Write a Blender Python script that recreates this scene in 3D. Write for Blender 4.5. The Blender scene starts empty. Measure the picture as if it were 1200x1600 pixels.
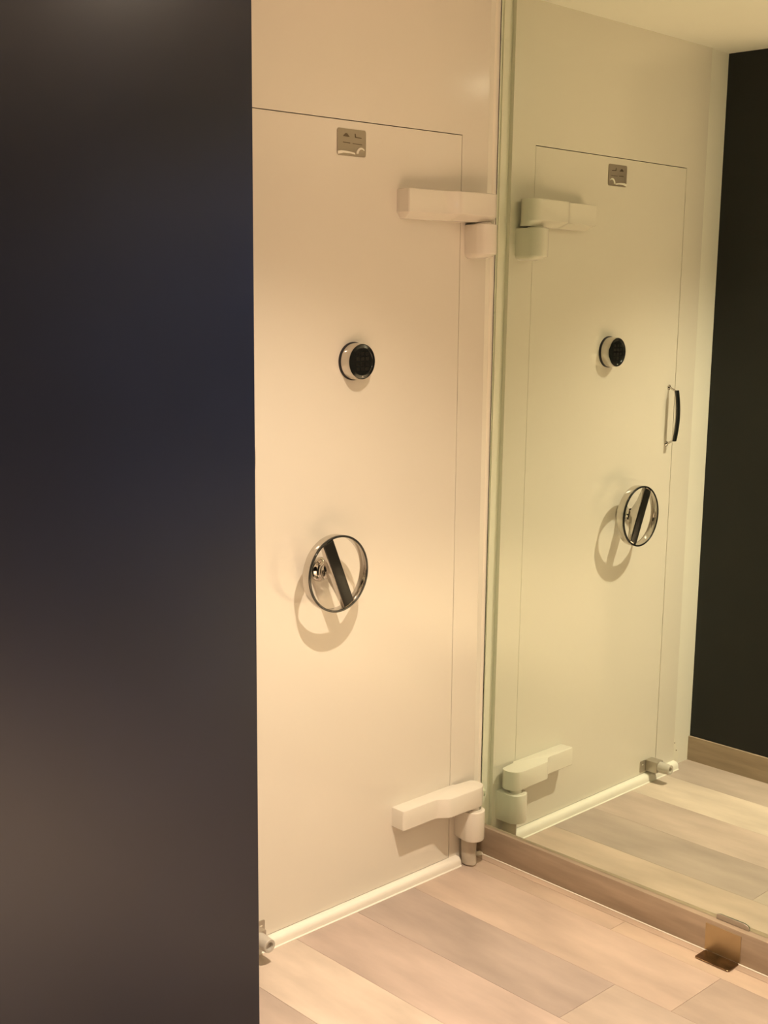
import bpy, bmesh, math, random
from mathutils import Vector, Matrix
random.seed(7)
S = bpy.context.scene
COL = S.collection
# ------------------------------------------------------------------ camera
cam_d = bpy.data.cameras.new('camera'); cam = bpy.data.objects.new('camera', cam_d); COL.objects.link(cam)
FW = Vector((0.68053498, 0.71252668, -0.17081532)); UP = Vector((0.11116844, 0.13002095, 0.98525942)); RT = Vector((0.72423319, -0.68949278, 0.00927333))
cam.matrix_world = Matrix(((RT.x, UP.x, -FW.x, -2.69106), (RT.y, UP.y, -FW.y, -2.38255), (RT.z, UP.z, -FW.z, 1.64651), (0, 0, 0, 1)))
cam_d.sensor_fit = 'VERTICAL'; cam_d.sensor_height = 24; cam_d.lens = 24 * 1997.1 / 1600
cam_d.clip_start = 0.02
S.camera = cam
# ------------------------------------------------------------------ world, exposure
w = bpy.data.worlds.new('world'); S.world = w; w.use_nodes = True
w.node_tree.nodes['Background'].inputs[0].default_value = (1.0, 0.75, 0.5, 1); w.node_tree.nodes['Background'].inputs[1].default_value = 0.02
S.view_settings.view_transform = 'Standard'; S.view_settings.look = 'None'; S.view_settings.gamma = 1
S.view_settings.use_curve_mapping = False; S.view_settings.exposure = -0.20
# ------------------------------------------------------------------ main lights (bulb and beam of the door downlight, two added fill lights)
WARM = (1.0, 0.82, 0.62)
def spot(name, loc, power, cone, blend, radius, color=WARM, aim=(0, 0, -1)):
    l = bpy.data.lights.new(name, 'SPOT'); l.energy = power; l.color = color; l.spot_size = math.radians(cone)
    l.spot_blend = blend; l.shadow_soft_size = radius
    o = bpy.data.objects.new(name, l); o.location = loc
    o.rotation_euler = Vector(aim).to_track_quat('-Z', 'Y').to_euler(); COL.objects.link(o); return o
LAMP = (-1.02, -1.05, 2.40)
FILL2 = (-2.5, -2.75, 2.40)  # unseen light added to fill the outer room
FILL3 = (-1.45, -2.40, 2.40)  # another added fill, lights the floor so it bounces onto the door
bulb1 = spot('lamp_or_fill', LAMP, 138, 118, 0.75, 0.014)
beam1 = spot('lamp_beam', LAMP, 185, 80, 1.0, 0.03)      # the reflector's tighter beam straight down
fill2 = spot('lamp_or_fill', FILL2, 1700, 84, 1.0, 0.03)
fill3 = spot('lamp_or_fill', FILL3, 1500, 76, 1.0, 0.03)

# ------------------------------------------------------------------ materials
def mat(name, color, rough=0.5, metal=0.0, spec=0.5, bump=None, coat=0.0, tint=False, noise=None, emit=None):
    m = bpy.data.materials.new(name); m.use_nodes = True; nt = m.node_tree; N = nt.nodes; L = nt.links
    b = N['Principled BSDF']
    b.inputs['Base Color'].default_value = (*color, 1); b.inputs['Roughness'].default_value = rough
    b.inputs['Metallic'].default_value = metal; b.inputs['Specular IOR Level'].default_value = spec
    b.inputs['Coat Weight'].default_value = coat; b.inputs['Coat Roughness'].default_value = 0.08
    tc = N.new('ShaderNodeTexCoord')
    if noise:                                   # slight colour mottling (scale, amount, stretch)
        sc, am, st = noise
        mp = N.new('ShaderNodeMapping'); mp.inputs['Scale'].default_value = st; L.new(tc.outputs['Object'], mp.inputs[0])
        n = N.new('ShaderNodeTexNoise'); n.inputs['Scale'].default_value = sc; n.inputs['Detail'].default_value = 5; L.new(mp.outputs[0], n.inputs[0])
        r = N.new('ShaderNodeMapRange'); r.inputs[1].default_value = 0.3; r.inputs[2].default_value = 0.7
        r.inputs[3].default_value = 1 - am; r.inputs[4].default_value = 1 + am; L.new(n.outputs[0], r.inputs[0])
        mx = N.new('ShaderNodeMix'); mx.data_type = 'RGBA'; mx.blend_type = 'MULTIPLY'; mx.inputs[0].default_value = 1
        mx.inputs[6].default_value = (*color, 1); L.new(r.outputs[0], mx.inputs[7])
        last = mx.outputs[2]
        if tint:
            oi = N.new('ShaderNodeObjectInfo'); L.new(oi.outputs['Color'], mx.inputs[6])
        L.new(last, b.inputs['Base Color'])
    if bump:
        sc, stg = bump
        n2 = N.new('ShaderNodeTexNoise'); n2.inputs['Scale'].default_value = sc; n2.inputs['Detail'].default_value = 2; L.new(tc.outputs['Object'], n2.inputs[0])
        bp = N.new('ShaderNodeBump'); bp.inputs['Strength'].default_value = stg; bp.inputs['Distance'].default_value = 0.002
        L.new(n2.outputs[0], bp.inputs['Height']); L.new(bp.outputs[0], b.inputs['Normal'])
    if emit:
        b.inputs['Emission Color'].default_value = (*emit[0], 1); b.inputs['Emission Strength'].default_value = emit[1]
    return m
M = {
 'paint': mat('cream_enamel', (0.76, 0.71, 0.62), 0.15, spec=0.6, bump=(24, 0.07), noise=(1.5, 0.015, (1, 1, 1))),
 'white': mat('white_wall_paint', (0.84, 0.80, 0.70), 0.55, noise=(2, 0.02, (1, 1, 1))),
 'sill': mat('white_trim_gloss', (0.86, 0.82, 0.73), 0.35, noise=(6, 0.03, (1, 1, 1))),
 'ceiling': mat('ceiling_paint', (0.93, 0.90, 0.82), 0.8, noise=(2, 0.015, (1, 1, 1))),
 'room': mat('room_wall_paint', (0.76, 0.70, 0.60), 0.7, noise=(2, 0.02, (1, 1, 1))),
 'navy': mat('navy_satin_laminate', (0.013, 0.014, 0.014), 0.45, spec=0.3, bump=(9, 0.04), noise=(3, 0.15, (1, 1, 1))),
 'chrome': mat('polished_chrome', (0.60, 0.57, 0.53), 0.07, 1.0),
 'navy_gloss': mat('navy_lacquer', (0.004, 0.007, 0.021), 0.34, spec=0.6, coat=0.0, bump=(6, 0.02), noise=(3, 0.15, (1, 1, 1))),
 'brass': mat('brushed_brass', (0.50, 0.39, 0.24), 0.38, 1.0, noise=(8, 0.1, (1, 1, 1))),
 'bronze': mat('mottled_bronze', (0.33, 0.23, 0.14), 0.22, 1.0, noise=(26, 0.5, (1, 1, 1)), bump=(30, 0.5)),  # dark bronze tone with strong noise mottling
 'nickel': mat('nickel_plaque_metal', (0.50, 0.43, 0.35), 0.42, 1.0, bump=(22, 0.2)),
 'engrave': mat('engraved_dark', (0.16, 0.12, 0.08), 0.5, 0.5),
 'black': mat('black_gloss', (0.012, 0.013, 0.012), 0.12, noise=(3, 0.1, (1, 1, 1))),
 'satin_black': mat('black_satin', (0.012, 0.011, 0.009), 0.32, spec=0.35),
 'rubber': mat('dark_rubber', (0.018, 0.016, 0.018), 0.6),
 'grey': mat('grey_plastic', (0.50, 0.46, 0.40), 0.45),
 'steel': mat('worn_steel', (0.45, 0.40, 0.33), 0.35, 0.6),
 'gap': mat('dark_gap', (0.03, 0.025, 0.02), 0.7),
 'mirror': mat('mirror_glass', (0.86, 0.96, 0.85), 0.0, 1.0, noise=(3, 0.004, (1, 1, 1))),
 'caulk': mat('white_silicone', (0.85, 0.80, 0.68), 0.4),
 'base': mat('baseboard_laminate', (0.37, 0.28, 0.20), 0.5, noise=(3.0, 0.16, (1.5, 1.5, 14))),
 'blockgrey': mat('scuffed_grey_paint', (0.52, 0.46, 0.37), 0.5, noise=(14, 0.18, (1, 1, 1))),
 'plank': mat('floor_plank', (0.5, 0.4, 0.35), 0.48, tint=True, noise=(4.0, 0.17, (2.6, 0.8, 3.0)), bump=(40, 0.05)),
 'glow': mat('lamp_lens', (0.9, 0.8, 0.6), 0.4, emit=((1.0, 0.82, 0.62), 170)),
 'fixture': mat('fixture_white', (0.8, 0.77, 0.7), 0.4),
}
# ------------------------------------------------------------------ geometry helpers (world coordinates)
def new(): return bmesh.new()
def bx(bm, x0, x1, y0, y1, z0, z1, bev=0.0, seg=2):
    t = bmesh.new()
    v = [t.verts.new(p) for p in ((x0,y0,z0),(x1,y0,z0),(x1,y1,z0),(x0,y1,z0),(x0,y0,z1),(x1,y0,z1),(x1,y1,z1),(x0,y1,z1))]
    for f in ((0,3,2,1),(4,5,6,7),(0,1,5,4),(1,2,6,5),(2,3,7,6),(3,0,4,7)): t.faces.new([v[i] for i in f])
    if bev: bmesh.ops.bevel(t, geom=t.edges[:], offset=bev, segments=seg, affect='EDGES', profile=0.5)
    merge(bm, t); return bm
def merge(bm, t):
    me = bpy.data.meshes.new('tmp'); t.to_mesh(me); t.free(); bm.from_mesh(me); bpy.data.meshes.remove(me)
def prism(bm, pts, a0, a1, axis='z', bev=0.0, seg=2, sharp=40):
    """extrude outline pts along axis; pts are (x,y) for z, (y,z) for x, (x,z) for y"""
    f = {'z': lambda p, a: (p[0], p[1], a), 'x': lambda p, a: (a, p[0], p[1]), 'y': lambda p, a: (p[0], a, p[1])}[axis]
    t = bmesh.new(); A = [t.verts.new(f(p, a0)) for p in pts]; B = [t.verts.new(f(p, a1)) for p in pts]; n = len(pts)
    t.faces.new(A); t.faces.new(B)
    for i in range(n): t.faces.new((A[i], A[(i+1) % n], B[(i+1) % n], B[i]))
    bmesh.ops.recalc_face_normals(t, faces=t.faces)
    if bev:
        es = [e for e in t.edges if e.calc_face_angle(0) > math.radians(sharp)]
        bmesh.ops.bevel(t, geom=es, offset=bev, segments=seg, affect='EDGES', profile=0.5)
    merge(bm, t); return bm
def lathe(bm, prof, c, axis='y', n=64, closed=False):
    """revolve (r, a) profile about an axis through c; axis 'y' uses absolute y values, 'z' absolute z"""
    t = bmesh.new(); rings = []
    for r, a in prof:
        ring = []
        for k in range(n):
            th = 2*math.pi*k/n
            p = (c[0]+r*math.cos(th), a, c[1]+r*math.sin(th)) if axis == 'y' else (c[0]+r*math.cos(th), c[1]+r*math.sin(th), a)
            ring.append(t.verts.new(p))
        rings.append(ring)
    m = len(rings)
    for i in range(m if closed else m-1):
        A, B = rings[i], rings[(i+1) % m]
        for k in range(n): t.faces.new((A[k], A[(k+1) % n], B[(k+1) % n], B[k]))
    if not closed:
        if prof[0][0] > 1e-6: t.faces.new(rings[0])
        if prof[-1][0] > 1e-6: t.faces.new(rings[-1])
    bmesh.ops.remove_doubles(t, verts=t.verts, dist=1e-6)
    bmesh.ops.recalc_face_normals(t, faces=t.faces)
    merge(bm, t); return bm
def smooth(o, ang=35):
    me = o.data
    for p in me.polygons: p.use_smooth = True
    b = bmesh.new(); b.from_mesh(me)
    for e in b.edges: e.smooth = e.calc_face_angle(0) < math.radians(ang)
    b.to_mesh(me); b.free()
def wloc(o):
    v = Vector((0, 0, 0))
    while o is not None: v += o.location; o = o.parent
    return v
def obj(name, bm, m, parent=None, label=None, org=None, sm=True):
    """one mesh object; its origin goes to org (default: centre of its bottom)"""
    if org is None:
        xs = [v.co.x for v in bm.verts]; ys = [v.co.y for v in bm.verts]; zs = [v.co.z for v in bm.verts]
        org = ((min(xs)+max(xs))/2, (min(ys)+max(ys))/2, min(zs))
    org = Vector(org)
    for v in bm.verts: v.co -= org
    me = bpy.data.meshes.new(name); bm.to_mesh(me); bm.free(); me.materials.append(M[m])
    o = bpy.data.objects.new(name, me); COL.objects.link(o)
    if parent is not None: o.parent = parent; o.location = org - wloc(parent)
    else: o.location = org
    if label: o['label'] = label
    if sm: smooth(o)
    return o
def tag(o, label, cat, kind=None, group=None):
    o['label'] = label; o['category'] = cat
    if kind: o['kind'] = kind
    if group: o['group'] = group
    return o
def struct(o, label=None, cat=None):
    o['kind'] = 'structure'
    if label: o['label'] = label
    if cat: o['category'] = cat
    return o
def empty(name, loc):
    o = bpy.data.objects.new(name, None); o.location = loc; o.empty_display_size = 0.05; COL.objects.link(o); return o

# ------------------------------------------------------------------ room shell
H = 2.437
XL, YB = -4.6, -4.4              # far side and back of the outer room
XC, YC = -1.15, -0.403           # corner of the navy wall
floor = struct(obj('floor', bx(new(), XL, 0.12, YB, 0.16, -0.12, -0.009), 'gap', org=(0, 0, -0.009)), 'floor of wide pale wood-look planks in front of the vault door', 'floor')
struct(obj('ceiling', bx(new(), XL, 0.12, YB, 0.16, H, H+0.12), 'ceiling'), 'plain cream ceiling above the vault door', 'ceiling')
struct(obj('wall_right', bx(new(), 0.03, 0.12, YB, 0.16, 0, H), 'navy'), 'navy wall carrying the tall mirror right of the vault door', 'wall')
wb = new(); bx(wb, XC-0.05, 0.03, 0.062, 0.16, 0, H)
bx(wb, XC-0.05, -1.031, 0.010, 0.062, 0, H)
bx(wb, -0.041, 0.03, 0.0118, 0.062, 0, H)
struct(obj('wall_back', wb, 'white'), 'narrow strips of cream wall either side of the vault door frame', 'wall')
struct(obj('wall_front', bx(new(), XL, 0.12, YB-0.1, YB, 0, H), 'navy'), 'wall behind the viewer', 'wall')
struct(obj('wall_side', bx(new(), XL-0.1, XL, YB, 0.16, 0, H), 'navy'), 'far wall of the outer room on the left', 'wall')
# navy wall block, corner eased
nv = new()
prism(nv, [(XC, 0.0095), (XC, YC+0.013), (XL, YC+0.013), (XL, 0.0095)], 0.0, H, 'z', 0.0)
navy = struct(obj('wall_left', nv, 'navy', sm=False), 'dark navy satin wall with a sharp corner left of the vault door', 'wall')
pn = new(); prism(pn, [(XC, YC+0.0128), (XC, YC+0.003), (XC-0.003, YC), (XL, YC), (XL, YC+0.0128)], 0.0, H-0.001, 'z', 0.0)
obj('front_panel', pn, 'navy_gloss', navy, 'glossy dark navy facing panel', sm=False)
bb = new()
prism(bb, [(XC, 0.0095), (XC, YC), (XL, YC), (XL, YC-0.010), (XC+0.010, YC-0.010), (XC+0.010, 0.0095)], 0.0, 0.088, 'z', 0.0)
struct(obj('baseboard_left', bb, 'base', sm=False), 'brown wood-look baseboard along the navy wall', 'baseboard')

# ------------------------------------------------------------------ floor planks
tints = {0: (0.50, 0.385, 0.315), 1: (0.39, 0.31, 0.27), 2: (0.48, 0.375, 0.325), 3: (0.60, 0.495, 0.415), 4: (0.45, 0.36, 0.31)}
def plank(x0, x1, y0, y1, tint):
    o = obj('plank', bx(new(), x0+0.0003, x1-0.0003, y0+0.0003, y1-0.0003, -0.009, 0.0, 0.0004, 1), 'plank', floor, sm=False)
    o.color = (*tint, 1); return o
Wp = 0.2125; Lp = 1.22
joints = {-1: -0.545, 0: -0.875, 1: -0.715, 2: -1.42, 3: -1.10, 4: -1.30}
for k in range(-1, 22):
    x1 = -0.10 - Wp*k; x0 = x1 - Wp
    if k == -1: x0, x1 = -0.10, -0.036
    if x1 < XL: break
    x0 = max(x0, XL)
    j = joints.get(k, -0.3-random.random()*1.1)
    top = 0.012 if x0 > -1.2 else YC
    ys = [top]; y = j
    while y > top-0.15: y -= Lp
    if k >= 0 or True:
        ys.append(y) if y < top else None
    while y > YB: y -= Lp; ys.append(max(y, YB))
    if k in joints and ys[1] != joints[k] and joints[k] < top: pass
    for i in range(len(ys)-1):
        if ys[i]-ys[i+1] < 0.01: continue
        if i == 0 and k in tints: t = tints[k]
        elif i == 0 and k == -1: t = (0.50, 0.385, 0.30)
        else:
            t = random.choice([(0.50, 0.385, 0.30), (0.375, 0.30, 0.25), (0.44, 0.345, 0.275), (0.60, 0.49, 0.39)])
            if k == 0: t = (0.42, 0.33, 0.27)
            if k == 1: t = (0.46, 0.37, 0.31)
            if k == -1: t = (0.56, 0.43, 0.33)
        plank(x0, x1, ys[i+1], ys[i], t)
# narrow closing strip beside the baseboard
o = obj('edge_strip', bx(new(), -0.0355, -0.0005, YB, 0.012, -0.009, 0.0012, 0.001, 1), 'plank', floor); o.color = (0.50, 0.38, 0.29, 1)
obj('sealant_line', bx(new(), -0.0145, -0.0105, YB, 0.012, 0.0012, 0.004, 0.001, 1), 'caulk', floor, 'thin white sealant line')

# ------------------------------------------------------------------ vault door frame plate and door
DX0, DX1, DZ0, DZ1 = -0.916, -0.1442, 0.027, 2.05
fr = new()
bx(fr, -1.031, DX0-0.002, 0.0, 0.0615, 0, H); bx(fr, DX1+0.0015, -0.041, 0.0, 0.0615, 0, H)
bx(fr, DX0-0.002, DX1+0.0015, 0.0, 0.0615, DZ1+0.002, H); bx(fr, DX0-0.002, DX1+0.0015, 0.0, 0.0615, 0, DZ0-0.003)
bmesh.ops.remove_doubles(fr, verts=fr.verts, dist=1e-5)
frame = struct(obj('trim_1', fr, 'paint', sm=False), 'flat cream steel frame around the vault door, flush with it', 'door frame')
door = struct(obj('door_1', bx(new(), DX0, DX1, 0.0, 0.058, DZ0, DZ1, 0.0008, 1), 'paint', sm=False),
              'tall cream steel vault door with chrome wheel, round keypad and heavy hinge arms', 'door')
# bottom sill
sp = [(0.0, 0.0), (0.0, 0.0265), (-0.009, 0.0262), (-0.014, 0.0250), (-0.018, 0.0225), (-0.021, 0.0180), (-0.0225, 0.012), (-0.0230, 0.003), (-0.0265, 0.0012), (-0.0265, 0.0)]
tt = new(); prism(tt, sp, -1.031, -0.114, 'x')
struct(obj('trim_2', tt, 'sill'), 'glossy white rounded sill along the foot of the vault door', 'door sill')

# ---- hinge arms
def rounded(cx, cy, r, a0, a1, n=14):
    return [(cx+r*math.cos(math.radians(a0+(a1-a0)*i/n)), cy+r*math.sin(math.radians(a0+(a1-a0)*i/n))) for i in range(n+1)]
BX, BY = -0.0935, -0.0375
def loft(rings):
    """rings: list of (outline, z); same point count"""
    t = bmesh.new(); V = [[t.verts.new((p[0], p[1], z)) for p in o_] for o_, z in rings]
    for A, B in zip(V, V[1:]):
        for i in range(len(A)): t.faces.new((A[i], A[(i+1) % len(A)], B[(i+1) % len(A)], B[i]))
    t.faces.new(V[0]); t.faces.new(V[-1]); bmesh.ops.recalc_face_normals(t, faces=t.faces); return t
def arm(z0, z1, lab, under=0.0, end=-0.3745):
    r = 0.0335
    pts = [(end, 0.0), (end, -0.0425), (end+0.0025, -0.0455), (end+0.0085, -0.0462), (-0.262, -0.0462), (-0.250, -0.0468), (-0.241, -0.0495), (-0.2235, -0.0640), (-0.2185, -0.0680), (-0.211, -0.0705), (-0.200, -0.0712)]
    pts += [(BX-0.002, BY-r)] + rounded(BX, BY, r, -90, 48)[1:]
    pts += [(-0.128, -0.006), (-0.134, -0.0005), (-0.134, 0.0)]
    def inset(d, k):      # move the outline inwards from its free faces
        return [(p[0] + (d if p[0] < end+0.01 else 0), min(0.0, p[1]*(1-k) if p[0] < -0.13 else p[1]*(1-k*0.25))) for p in pts]
    if under:
        rings = [(inset(0.013, 0.66), z0), (inset(0.012, 0.60), z0+0.0006), (inset(0.002, 0.05), z0+under*0.9), (pts, z0+under)]
    else:
        rings = [(inset(0.003, 0.05), z0), (pts, z0+0.003)]
    rings += [(pts, z1-0.0035), (inset(0.001, 0.017), z1-0.0010), (inset(0.0035, 0.05), z1)]
    return obj('hinge_arm', loft(rings), 'paint', door, lab)
arm(0.190, 0.2475, 'lower hinge arm, stepped and rounded at the pin')
arm(1.8265, 1.900, 'upper hinge arm, stepped and rounded at the pin', 0.016, -0.381)
def barrel(z0, z1, cx, lab, pin_top, cap=False):
    r, cy = 0.0338, -0.0470
    def D(k): return [(cx-r*0.78*k, 0.0)] + rounded(cx, cy, r*k, 180, 360, 36) + [(cx+r*k, 0.0)]
    rings = [(D(0.96), z0), (D(1.0), z0+0.003), (D(1.0), z1-0.004), (D(0.985), z1-0.001), (D(0.93), z1)]
    if cap: rings = [([(p[0], p[1]*0.62) for p in D(0.55)], z0-0.011), ([(p[0], p[1]*0.85) for p in D(0.86)], z0-0.006)] + rings
    o = obj('hinge_barrel', loft(rings), 'paint', frame, lab)
    p = new(); lathe(p, [(0.0255, z1-0.001), (0.0255, z1+0.0025), (0.021, z1+0.0025), (0.021, z1+0.001), (0.018, z1+0.001), (0.018, pin_top), (0.0, pin_top)], (cx, cy), 'z', 48)
    obj('hinge_pin', p, 'paint', o)
    return o
barrel(0.088, 0.1760, -0.0935, 'lower hinge barrel, short upright cylinder', 0.1905)
barrel(1.7440, 1.8215, -0.1000, 'upper hinge barrel, short upright cylinder', 1.827, True)
# scuffed faceted block under the lower barrel
fb = new()
prism(fb, [(BX-0.018, -0.012), (BX-0.019, -0.038), (BX-0.005, -0.054), (BX+0.013, -0.052), (BX+0.023, -0.036), (BX+0.021, -0.012)], 0.0013, 0.0875, 'z', 0.004, 1, 20)
for v in fb.verts:
    k = math.sin(v.co.z*36.0)*0.004
    v.co.x += (1 if v.co.x > BX else -1)*(-0.003*math.cos(v.co.z*70)) + 0.004*(v.co.z < 0.03)
    v.co.y += -k*0.5
obj('hinge_foot', fb, 'blockgrey', frame, 'scuffed grey faceted foot under the lower hinge')

# ---- plaque
PX0, PX1, PZ0, PZ1 = -0.584, -0.490, 1.9675, 2.0305
def rrect(x0, x1, z0, z1, r, n=5):
    out = []
    for cx, cz, a in ((x1-r, z1-r, 0), (x0+r, z1-r, 90), (x0+r, z0+r, 180), (x1-r, z0+r, 270)):
        out += rounded(cx, cz, r, a, a+90, n)
    return out
b = new(); prism(b, rrect(PX0, PX1, PZ0, PZ1, 0.006), -0.0025, 0.0, 'y', 0.0006, 1)
pl = obj('plaque', b, 'nickel', door, 'small nickel maker\'s plaque with stamped marks')
def mark(pts): 
    m_ = new(); prism(m_, pts, -0.0031, -0.0023, 'y'); obj('stamped_mark', m_, 'engrave', pl, sm=False)
mark([(-0.566, 2.0125), (-0.545, 2.0115), (-0.553, 2.0195), (-0.558, 2.0195)])
mark([(-0.528, 2.0205), (-0.5255, 2.0205), (-0.524, 2.0135), (-0.506, 2.0125), (-0.506, 2.0105), (-0.527, 2.0115)])
mark([(-0.566, 1.9975), (-0.566, 1.9992), (-0.543, 1.9985), (-0.543, 1.9968)])
mark([(-0.535, 1.9965), (-0.535, 1.9978), (-0.504, 1.9972), (-0.504, 1.9958)])

b = new(); prism(b, [(-0.5835, 1.9690), (-0.5835, 1.9765), (-0.572, 1.9790), (-0.552, 1.9785), (-0.527, 1.9755), (-0.527, 1.9715), (-0.545, 1.9735), (-0.565, 1.9735)], -0.0036, -0.0024, 'y', 0.0003, 1)  # bright streak reflected in the plaque, built as a pale strip
obj('reflection_strip', b, 'white', pl, 'pale strip drawing a bright reflection along its lower edge')
b = new(); prism(b, rounded(-0.508, 1.9745, 0.0150, 40, 185, 12)+rounded(-0.506, 1.9745, 0.0105, 180, 45, 10), -0.0046, -0.0024, 'y', 0.0003, 1)  # curved bright reflection in the plaque, built as a pale arc
obj('reflection_arc', b, 'white', pl, 'pale arc drawing a curved reflection')

# ---- round keypad
KX, KZ = -0.529, 1.4715
b = new(); lathe(b, [(0.0, 0.0), (0.0475, 0.0), (0.0478, -0.004), (0.0465, -0.0065), (0.0, -0.0065)], (KX, KZ))
kp = obj('keypad', b, 'rubber', door, 'round chrome keypad lock with a glossy black face')
b = new(); lathe(b, [(0.0, -0.0065), (0.0455, -0.0065), (0.0460, -0.009), (0.0445, -0.033), (0.0435, -0.0355), (0.0425, -0.0355), (0.0418, -0.034), (0.0, -0.034)], (KX, KZ), n=96)
obj('bezel', b, 'chrome', kp, 'polished chrome bezel')
b = new(); lathe(b, [(0.0415, -0.034), (0.0412, -0.0362), (0.0345, -0.0375), (0.0335, -0.0368), (0.0, -0.0368)], (KX, KZ), n=96)
obj('keypad_face', b, 'black', kp, 'glossy black face')
for i in range(3):
    for j in range(4):
        cx = KX + (i-1)*0.0155; cz = KZ + 0.0195 - j*0.0125
        b = new(); prism(b, rrect(cx-0.0055, cx+0.0055, cz-0.0042, cz+0.0042, 0.0018, 3), -0.0378, -0.0366, 'y', 0.0003, 1)
        obj('key', b, 'satin_black', kp)
b = new(); prism(b, [(KX-0.003, KZ-0.0385), (KX+0.003, KZ-0.0385), (KX+0.001, KZ-0.0345), (KX-0.001, KZ-0.0345)], -0.0382, -0.0370, 'y'); obj('index_mark', b, 'grey', kp, 'small pale index mark')

# ---- chrome wheel
WX, WZ = -0.6395, 0.9555
wheel = obj('locking_wheel', lathe(new(), [(0.0, 0.0), (0.031, 0.0), (0.0315, -0.004), (0.0305, -0.009), (0.0275, -0.0125), (0.023, -0.0145), (0.0195, -0.018), (0.018, -0.024), (0.0205, -0.029), (0.0205, -0.036), (0.0165, -0.041), (0.0135, -0.060), (0.0, -0.060)], (WX, WZ)), 'chrome', door,
            'chrome hub of the locking wheel', org=(WX, 0, WZ))
b = new(); lathe(b, [(0.0965, -0.0518), (0.0960, -0.0505), (0.0925, -0.0505), (0.0918, -0.0518), (0.0915, -0.0755), (0.0922, -0.0770), (0.0958, -0.0770), (0.0966, -0.0755)], (WX, WZ), n=128, closed=True)
obj('rim', b, 'chrome', wheel, 'wide flat chrome rim')
b = new(); lathe(b, [(0.0969, -0.0735), (0.0969, -0.0775), (0.0955, -0.0785), (0.0925, -0.0785), (0.0915, -0.0775), (0.0915, -0.0762)], (WX, WZ), n=128, closed=True)
obj('rim_edge', b, 'black', wheel, 'dark edge of the rim')
ang = math.atan2(-0.152, 0.0645)      # direction of the cross bar in the wheel plane
u = Vector((math.cos(ang), 0, math.sin(ang))); v_ = Vector((-u.z, 0, u.x))
def barpiece(side, w, bev):
    """side: outline in (s, y); extruded w across"""
    t = new(); prism(t, side, -w/2, w/2, 'z', bev, 2, 30)
    for vt in t.verts:
        s, y, q = vt.co.x, vt.co.y, vt.co.z
        vt.co = Vector((WX, 0, WZ)) + u*s + v_*q + Vector((0, y, 0))
    bmesh.ops.recalc_face_normals(t, faces=t.faces); return t
L_ = 0.0918
obj('spoke', barpiece([(-L_, -0.0745), (L_, -0.0745), (L_, -0.064), (0.045, -0.056), (0.018, -0.045), (-0.018, -0.045), (-0.045, -0.056), (-L_, -0.064)], 0.035, 0.001), 'chrome', wheel, 'flat chrome cross bar tapering towards the rim')
obj('spoke_inlay', barpiece([(-0.0875, -0.0768), (0.0875, -0.0768), (0.0875, -0.0744), (-0.0875, -0.0744)], 0.0315, 0.0004), 'satin_black', wheel, 'black inlay strip along the cross bar')

# ---- pull handle (seen in the mirror)
HX = -0.8795
def sweep(path, wx, t0, t1):
    """path: (y, z) points; band wx wide in x, from t0 to t1 along the path normal"""
    bm = new(); prev = None; n = len(path); rings = []
    for i, (y, z) in enumerate(path):
        a = Vector(path[max(i-1, 0)]); c = Vector(path[min(i+1, n-1)]); d = (c-a).normalized(); nn = Vector((-d.y, d.x))
        if nn.x > 0: nn = -nn
        p0 = Vector((y, z)) + nn*t0; p1 = Vector((y, z)) + nn*t1
        rings.append([bm.verts.new((HX-wx/2, p0.x, p0.y)), bm.verts.new((HX+wx/2, p0.x, p0.y)), bm.verts.new((HX+wx/2, p1.x, p1.y)), bm.verts.new((HX-wx/2, p1.x, p1.y))])
    for A, B in zip(rings, rings[1:]):
        for k in range(4): bm.faces.new((A[k], A[(k+1) % 4], B[(k+1) % 4], B[k]))
    bm.faces.new(rings[0]); bm.faces.new(rings[-1]); bmesh.ops.recalc_face_normals(bm, faces=bm.faces); return bm
zc, hl = 1.2575, 0.083
arc = [(-0.030 - 0.009*(1-(2*i/16-1)**2), zc-hl+2*hl*i/16) for i in range(17)]
b = sweep(arc, 0.0145, -0.0055, -0.002)
hd = obj('pull_handle', b, 'chrome', door, 'slim bowed chrome pull handle')
obj('grip', sweep(arc, 0.015, -0.002, 0.0045), 'black', hd, 'black grip strip')
for zs, sg in ((1.3497, 1), (1.1627, -1)):
    b = new(); lathe(b, [(0.0, 0.0), (0.0085, 0.0), (0.0080, -0.0025), (0.0045, -0.005), (0.0, -0.0055)], (HX, zs), n=28)
    obj('handle_foot', b, 'chrome', hd)
    b = new(); d = Vector((0, -0.0285, zc+sg*hl-zs)).normalized(); side = Vector((1, 0, 0)); up_ = d.cross(side)
    r0 = []; r1 = []
    for k in range(12):
        th = 2*math.pi*k/12; off = (side*math.cos(th)+up_*math.sin(th))*0.0035
        r0.append(b.verts.new(Vector((HX, -0.003, zs))+off)); r1.append(b.verts.new(Vector((HX, -0.0285, zc+sg*(hl-0.003)))+off))
    for k in range(12): b.faces.new((r0[k], r0[(k+1) % 12], r1[(k+1) % 12], r1[k]))
    b.faces.new(r0); b.faces.new(r1); bmesh.ops.recalc_face_normals(b, faces=b.faces)
    obj('handle_arm', b, 'chrome', hd)

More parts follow.
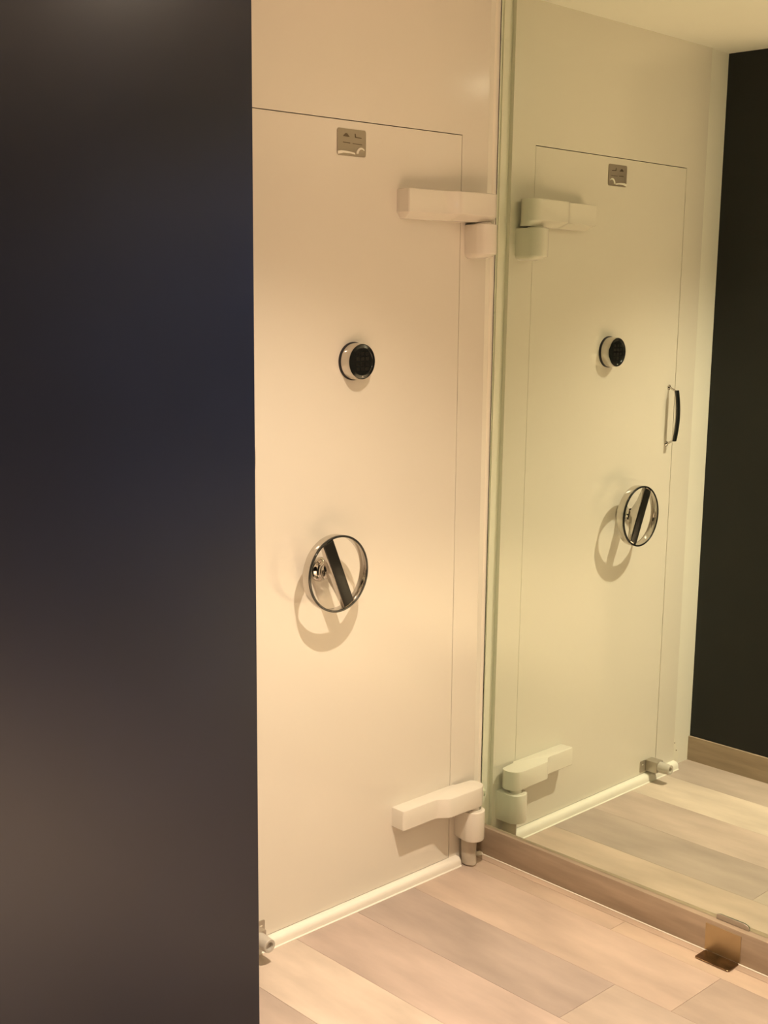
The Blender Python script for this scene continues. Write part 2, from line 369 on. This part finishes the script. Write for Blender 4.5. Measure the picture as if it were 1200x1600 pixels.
# ---- small bolt stop at the foot of the door
b = new(); prism(b, rrect(-0.852, -0.8215, 0.0345, 0.0745, 0.004), -0.0028, 0.0, 'y', 0.0005, 1)
bk = obj('door_stop', b, 'steel', door, 'small grey metal door stop bracket near the floor')
b = new(); prism(b, rrect(-0.8385, -0.8300, 0.0590, 0.0625, 0.0016), -0.0034, -0.0024, 'y'); obj('slot', b, 'caulk', bk, 'small pale slot')
b = new(); bx(b, -0.893, -0.852, -0.047, 0.0, 0.0360, 0.0745, 0.002, 2); obj('stop_housing', b, 'steel', bk)
b = new(); lathe(b, [(0.0, -0.046), (0.0192, -0.046), (0.0195, -0.049), (0.0172, -0.0875), (0.0160, -0.0890), (0.0105, -0.0885), (0.0090, -0.080), (0.0, -0.078)], (-0.8745, 0.0548), n=48)
obj('stop_tip', b, 'grey', bk, 'grey hollow rubber tip')

# ------------------------------------------------------------------ mirror, its trims
E1, E2 = 0.010358, -0.004486
mx = lambda y, z: -E1*y - E2*z
MZ0, MZ1, MY0, MY1 = 0.0885, H-0.001, 0.0085, -2.6
b = new()
q = [(MY0, MZ0), (MY1, MZ0), (MY1, MZ1), (MY0, MZ1)]
A = [b.verts.new((mx(y, z), y, z)) for y, z in q]; B = [b.verts.new((0.0295, y, z)) for y, z in q]
b.faces.new(A); b.faces.new(B)
for k in range(4): b.faces.new((A[k], A[(k+1) % 4], B[(k+1) % 4], B[k]))
bmesh.ops.recalc_face_normals(b, faces=b.faces)
def slab(y0, y1):
    t = new(); q = [(y0, MZ0), (y1, MZ0), (y1, MZ1), (y0, MZ1)]
    A = [t.verts.new((mx(y, z)+0.0005, y, z)) for y, z in q]; B = [t.verts.new((0.0290, y, z)) for y, z in q]
    t.faces.new(A); t.faces.new(B)
    for k in range(4): t.faces.new((A[k], A[(k+1) % 4], B[(k+1) % 4], B[k]))
    bmesh.ops.recalc_face_normals(t, faces=t.faces); return t
mir = tag(obj('wall_mirror', b, 'mirror', sm=False), 'tall frameless mirror covering the wall right of the vault door, down to the baseboard', 'mirror')
obj('mirror_edge', slab(MY0+0.0001, MY0+0.0030), 'gap', mir, 'dark gap along the mirror edge', sm=False)
b = new()
for i in range(1):
    pass
prism(b, [(-0.0105, 0.0120), (-0.0075, 0.0098), (-0.0022, 0.0090), (-0.0012, 0.0120)], 0.10, H-0.002, 'z', 0.0)
struct(obj('trim_3', b, 'caulk'), 'white sealant bead in the corner beside the mirror', 'sealant')
b = new()
bx(b, -0.0107, 0.0295, YB, 0.012, 0.0, 0.0878, 0.0012, 2)
struct(obj('baseboard_right', b, 'base'), 'greyish brown wood-look baseboard under the mirror', 'baseboard')
# blob of sealant in the corners
def blob(name, c, r, m, parent, seed, lab=None):
    b = new(); bmesh.ops.create_icosphere(b, subdivisions=2, radius=1.0); rr = random.Random(seed)
    for v in b.verts:
        k = 1+rr.uniform(-0.22, 0.22); v.co = Vector((c[0]+v.co.x*r[0]*k, c[1]+v.co.y*r[1]*k, c[2]+v.co.z*r[2]*k))
    return obj(name, b, m, parent, lab)
struct(blob('trim_4', (-0.0035, 0.002, 0.185), (0.004, 0.008, 0.012), 'caulk', None, 3), 'white sealant lump at the corner low on the mirror edge', 'sealant')
struct(blob('trim_5', (-0.020, -0.006, 0.003), (0.012, 0.012, 0.006), 'caulk', None, 4), 'white sealant lump on the floor in the corner beside the hinge', 'sealant')
# plaster patch with screw holes low on the left wall strip
wl = [o for o in bpy.data.objects if o.name == 'wall_back'][0]
b = new(); prism(b, [(-1.033, 0.012), (-1.064, 0.012), (-1.072, 0.035), (-1.060, 0.060), (-1.048, 0.085), (-1.040, 0.118), (-1.033, 0.122)], 0.003, 0.0105, 'y', 0.002, 1)
pt = obj('plaster_patch', b, 'caulk', wl, 'rough patch of white filler')
for cx, cz in ((-1.040, 0.088), (-1.052, 0.058)):
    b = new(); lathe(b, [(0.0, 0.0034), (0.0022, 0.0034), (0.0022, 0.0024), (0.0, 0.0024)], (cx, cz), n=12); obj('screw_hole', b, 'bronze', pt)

# corner plate and mirror clip
cp = empty('corner_plate', (-0.035, -0.822, 0.0)); tag(cp, 'brass angle plate on the baseboard with its dark leaf on the floor under the mirror', 'metal plate')
b = new(); bx(b, -0.0128, -0.0109, -0.8735, -0.7725, 0.0046, 0.0770, 0.0005, 1); obj('wall_leaf', b, 'brass', cp, 'satin brass upright leaf')
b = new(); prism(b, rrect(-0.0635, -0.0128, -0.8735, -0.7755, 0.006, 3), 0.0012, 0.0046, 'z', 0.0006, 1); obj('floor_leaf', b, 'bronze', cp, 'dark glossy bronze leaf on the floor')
b = new(); prism(b, [(-0.790, 0.0886), (-0.884, 0.0886), (-0.883, 0.0960), (-0.878, 0.1005), (-0.868, 0.1030), (-0.800, 0.1030), (-0.790, 0.0990)], mx(-0.8, 0.1)-0.0030, mx(-0.8, 0.1)-0.0004, 'x', 0.0006, 1)
tag(obj('mirror_clip', b, 'steel'), 'low grey steel clip holding the bottom edge of the mirror above the brass plate', 'clip')

# ------------------------------------------------------------------ ceiling downlights, two of them added for fill
def downlight(loc, bulb, lab):
    x, y = loc[0], loc[1]
    e = empty('ceiling_or_fill_light', (x, y, H)); tag(e, lab, 'ceiling light')
    b = new(); lathe(b, [(0.055, H), (0.055, H-0.006), (0.050, H-0.009), (0.042, H-0.006), (0.040, H), ], (x, y), 'z', 48); obj('trim_ring', b, 'fixture', e)
    b = new(); lathe(b, [(0.0, H-0.001), (0.036, H-0.001), (0.036, H-0.008), (0.033, H-0.015), (0.025, H-0.021), (0.013, H-0.0245), (0.0, H-0.0255)], (x, y), 'z', 40); obj('lens', b, 'glow', e)
    for l in bulb: l.parent = e; l.location = Vector(loc)-Vector((x, y, H))
downlight(LAMP, (bulb1, beam1), 'round recessed downlight in front of the vault door')
downlight(FILL2, (fill2,), 'added fill light shaped as a round downlight, in the outer room just above the viewer')
downlight(FILL3, (fill3,), 'added fill light shaped as a round downlight, between the viewer and the mirror wall')
